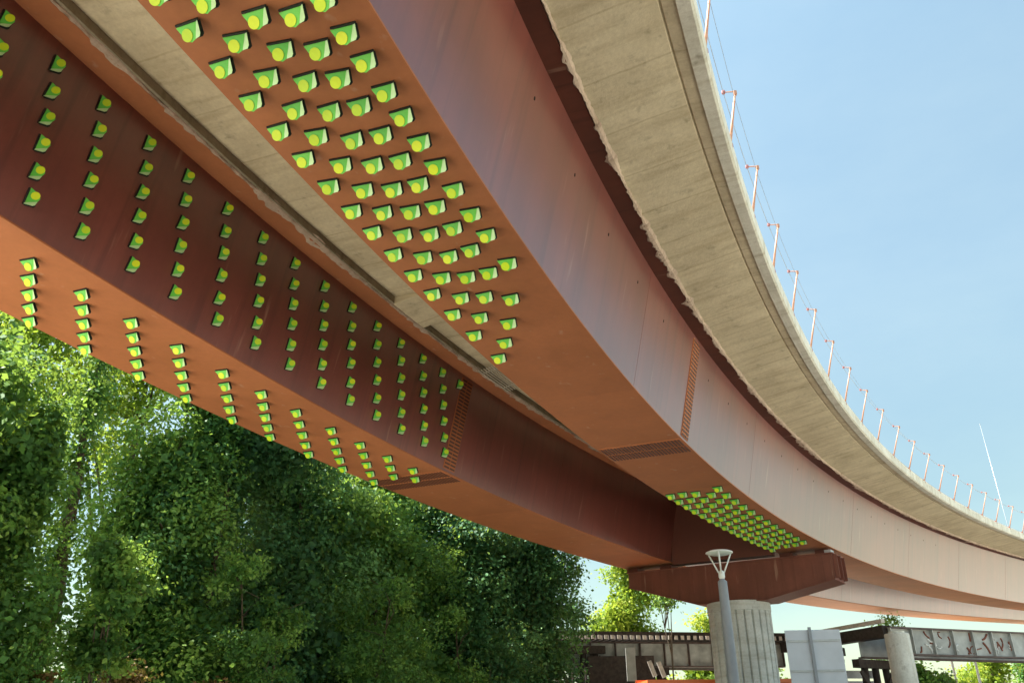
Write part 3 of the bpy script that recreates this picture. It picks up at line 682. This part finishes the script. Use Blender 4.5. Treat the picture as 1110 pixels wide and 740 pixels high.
# trees seen under the bridge
tree('leafy_tree',px(664,54),54,lobes_rand(rg,9,12.5,2.6,2.5),12.5,'yellow-green leafy tree between the wood and the crossbeam',M['leaf_bright'],800,24,.40,.20,401,cat='tree',tr=.2)
tree('sparse_tree',px(702,44),44,lobes_rand(rg,6,9.6,1.5,7.4),9.6,'thin outer branches reaching below the crossbeam tip',M['leaf_mid'],110,14,.32,.14,402,tr=.06)
tree('small_tree',px(746,58),58,lobes_rand(rg,6,9.6,1.9,6),9.4,'small bright tree standing above the railway deck left of the column',M['leaf_bright'],260,18,.35,.2,403,tr=.14)
tree('bare_bush',px(918,56),56,lobes_rand(rg,6,8.2,1.5,5.0),8.0,'thin twiggy tree seen right of the sign backs',M['leaf_mid'],150,12,.3,.13,404,tr=.07,limbs=24)
for i,(xp,y,h,r,mt,lb) in enumerate([(735,58,5.6,3.0,'leaf_bright','bright bush behind the orange container'),(775,60,5.3,3.0,'leaf_mid','green bush behind the column'),(935,60,5.4,2.4,'leaf_mid','green bush behind the metal fence'),
      (1005,75,7.8,3.6,'leaf_bright','bright rounded tree nearest the white pier'),(1045,80,7.4,3.6,'leaf_mid','green tree between the two light poles'),(1095,78,6.6,3.8,'leaf_bright','pale green tree at the right edge'),(1135,80,7.5,4,'leaf_mid','green tree beyond the right edge')]):
    tree('far_tree',px(xp,y),y,lobes_rand(rg,6,h,r,.5),h,lb,M[mt],420,22,.45,.24,420+i,'distant trees under the railway girder',1.0,tr=.18)
# undergrowth with withered patches
for i,(xp,y,w,h,mt,lb) in enumerate([(112,15.0,.22,2.5,'leaf_dead','withered brown shrub low in the gap at left'),(190,15.6,.26,2.7,'leaf_dead','withered brown shrub under the pale leaf sprays'),(272,16.2,.18,2.4,'leaf_dead','small withered brown shrub at the foot of the middle trees'),
      (60,13.5,1.3,3.6,'leaf_mid','green shrub in the bottom left corner'),(300,16.4,.9,3.3,'leaf_mid','blue-green shrub at the foot of the middle trees'),(430,18.4,1.2,3.9,'leaf_mid','green shrub in front of the right trees'),(530,20,1.2,3.9,'leaf_ivy','dark shrub in front of the columnar ivy mass')]):
    y0=y; y=beside(xp,12.5 if xp>200 else 12.8); w*=y/y0; h=1.6+(h-1.6)*y/y0
    tree('shrub',px(xp,y),y,[(rg.uniform(-.4,.4)*w,rg.uniform(-.4,.4)*w,h*(k+.6)/5,w*.8,w*.8,h*.14) for k in range(5)],h*.8,lb,M[mt],260,26,.2,.10,500+i,'shrubs in front of the wood',1.0,tr=.05,cat='shrub')
# slim bare stems and a bright spray in front of the dark crowns
tree('shrub',px(158,beside(158,12.4)),beside(158,12.4),[(rg.uniform(-.5,.5),rg.uniform(-.3,.3),3.2+.55*k,.5,.5,.35) for k in range(5)],5.4,'pale leaf spray right of the sky gap',M['leaf_mid'],260,22,.2,.13,601,'shrubs in front of the wood',1.0,tr=.05,cat='shrub')
for k,(xp,hh,ln,lb) in enumerate([(166,5.5,.3,'slim bare stem beside the pale leaf spray'),(300,6.2,-.5,'slim leaning stem in front of the middle trees'),(322,5.0,.2,'short slim stem just right of the leaning one'),(418,6.5,.6,'slim curved stem in front of the right trees'),(505,6.0,-.3,'slim stem near the right end of the wood')]):
    y=beside(xp,12.9); o=empty('sapling',(px(xp,y),y,0),lb,'sapling','slim stems in front of the wood'); r_=random.Random(k)
    P=[(ln*(q/8)**1.6+r_.uniform(-.06,.06),r_.uniform(-.05,.05),hh*q/8) for q in range(9)]
    mb=MB(); mb.tube(P,[.055*(1-.75*q/8) for q in range(9)],8)
    for q in (4,5,6,7): mb.tube([P[q],(P[q][0]+r_.uniform(-.5,.5),P[q][1]-.1,P[q][2]+.5),(P[q][0]+r_.uniform(-.9,.9),P[q][1]-.2,P[q][2]+.8)],[.022,.015,.006],6)
    mb.build('trunk',M['bark'],o,smooth=True)
    rr_=np.random.default_rng(700+k); Q=crown_points([(ln,0,hh*.93,.7,.6,.6)],40,16,.2,rr_); leafobj('crown',Q,.12,700+k,M['leaf_mid'],o)
# ------------------------------------------------------------------ ground
def ground():
    m,N,L,b=mat('gravel_ground'); v=mapping(N,L,(1,1,1),'Object')
    c=ramp(N,L,noise(N,L,v,.15,6),[(.35,(.38,.35,.29)),(.65,(.50,.47,.40))]); c=mix(N,L,.6,c,ramp(N,L,noise(N,L,v,18,6,.7),[(.3,(.7,.7,.7)),(.7,(1.15,1.15,1.15))]),'MULTIPLY')
    L.new(c,b.inputs['Base Color']); b.inputs['Roughness'].default_value=.95
    n=24; V=[];F=[]; X=[-1500,-400,-120,-60,-30,-15,0,15,30,60,120,400,1500]
    for yy in X:
        for xx in X: V.append((xx,yy,0))
    k=len(X)
    for j in range(k-1):
        for i in range(k-1): F.append((j*k+i,j*k+i+1,(j+1)*k+i+1,(j+1)*k+i))
    o=meshobj('ground',V,F,m); tag(o,'pale gravel and concrete ground below the overpass',None,None,'structure')
ground()
def ribbon(name,o0,o1,z,m,label,z1=None,s0=-44,s1=110):
    V=[];F=[];UV=[]; S=np.arange(s0,s1,1.0)
    for q in S:
        for o in (o0,o1):
            p=BR(q,o,0); V.append((p.x,p.y,z)); UV.append((q,o))
    for i in range(len(S)-1): F.append((2*i,2*i+1,2*i+3,2*i+2))
    return tag(meshobj(name,V,F,m,None,UV),label,None,None,'structure')
ribbon('road',-5.6,13,.006,M['asphalt'],'unseen dark asphalt street added to cut bounce light on the far girder')  # street added out of view; its dark surface lowers bounce light
for o_ in (-5.3,12.7): ribbon('road_marking',o_,o_+.12,.010,M['lamp_white'],'white edge line on the added asphalt street')
def kerb(o):
    V=[];F=[]; S=np.arange(-44,110,1.0)
    for q in S:
        for oo,z in ((o,0),(o,.13),(o+.15,.13),(o+.15,0)):
            p=BR(q,oo,0); V.append((p.x,p.y,z))
    for i in range(len(S)-1):
        for k in range(3): F.append((4*i+k,4*i+k+1,4*i+k+5,4*i+k+4))
    tag(meshobj('kerb',V,F,M['conc_plain']),'pale concrete kerb along the added street',None,None,'structure')
kerb(-5.76); kerb(13.0)
# ------------------------------------------------------------------ light, sky, camera
SUN_EL,SUN_AZ=R(57),R(-84)      # azimuth from +y towards +x: the sun stands left and a little ahead
sd=Vector((math.sin(SUN_AZ)*math.cos(SUN_EL),math.cos(SUN_AZ)*math.cos(SUN_EL),math.sin(SUN_EL)))
l=bpy.data.lights.new('sun','SUN'); l.energy=5.0; l.angle=R(.5); l.color=(1,.95,.86)
so=bpy.data.objects.new('sun',l); so.rotation_euler=sd.to_track_quat('Z','Y').to_euler(); C.objects.link(so)
w=bpy.data.worlds.new('World'); bpy.context.scene.world=w; w.use_nodes=True; N=w.node_tree.nodes; Lk=w.node_tree.links
sk=N.new('ShaderNodeTexSky'); sk.sky_type='NISHITA'; sk.sun_disc=False; sk.sun_elevation=SUN_EL; sk.sun_rotation=SUN_AZ; sk.air_density=1.0; sk.dust_density=1.0; sk.ozone_density=1.0
bg=N['Background']; tcw=N.new('ShaderNodeTexCoord'); mpw=N.new('ShaderNodeMapping'); mpw.inputs['Scale'].default_value=(1,1,2.5); Lk.new(tcw.outputs['Generated'],mpw.inputs[0])
wisp=ramp(N,Lk,noise(N,Lk,mpw.outputs[0],3.2,6,.6),[(.35,(1.14,1.15,.90)),(.75,(1.31,1.25,.93))]); sz=N.new('ShaderNodeSeparateXYZ'); Lk.new(tcw.outputs['Generated'],sz.inputs[0])
ev=ramp(N,Lk,sz.outputs[2],[(0,(.50,.50,.50)),(.22,(.55,.56,.57)),(.45,(.88,.85,.83)),(.75,(1.12,1.10,1.05))])
Lk.new(mix(N,Lk,1.0,mix(N,Lk,1.0,sk.outputs[0],wisp,'MULTIPLY'),ev,'MULTIPLY'),bg.inputs[0]); bg.inputs[1].default_value=.092
sce=bpy.context.scene
sce.view_settings.view_transform='Standard'; sce.view_settings.look='None'; sce.view_settings.exposure=1.9; sce.view_settings.gamma=1
cam=bpy.data.cameras.new('camera'); co=bpy.data.objects.new('camera',cam); C.objects.link(co); sce.camera=co
cam.sensor_width=36; cam.lens=36*910.23/1110; cam.clip_end=5000; cam.clip_start=.05
t=R(25.059); r=R(.651); right0=Vector((1,0,0)); up0=Vector((0,-math.sin(t),math.cos(t))); fwd=Vector((0,math.cos(t),math.sin(t)))
rt=right0*math.cos(r)-up0*math.sin(r); up=right0*math.sin(r)+up0*math.cos(r)
co.matrix_world=Matrix.Translation((0,0,EYE))@Matrix((rt,up,-fwd)).transposed().to_4x4()
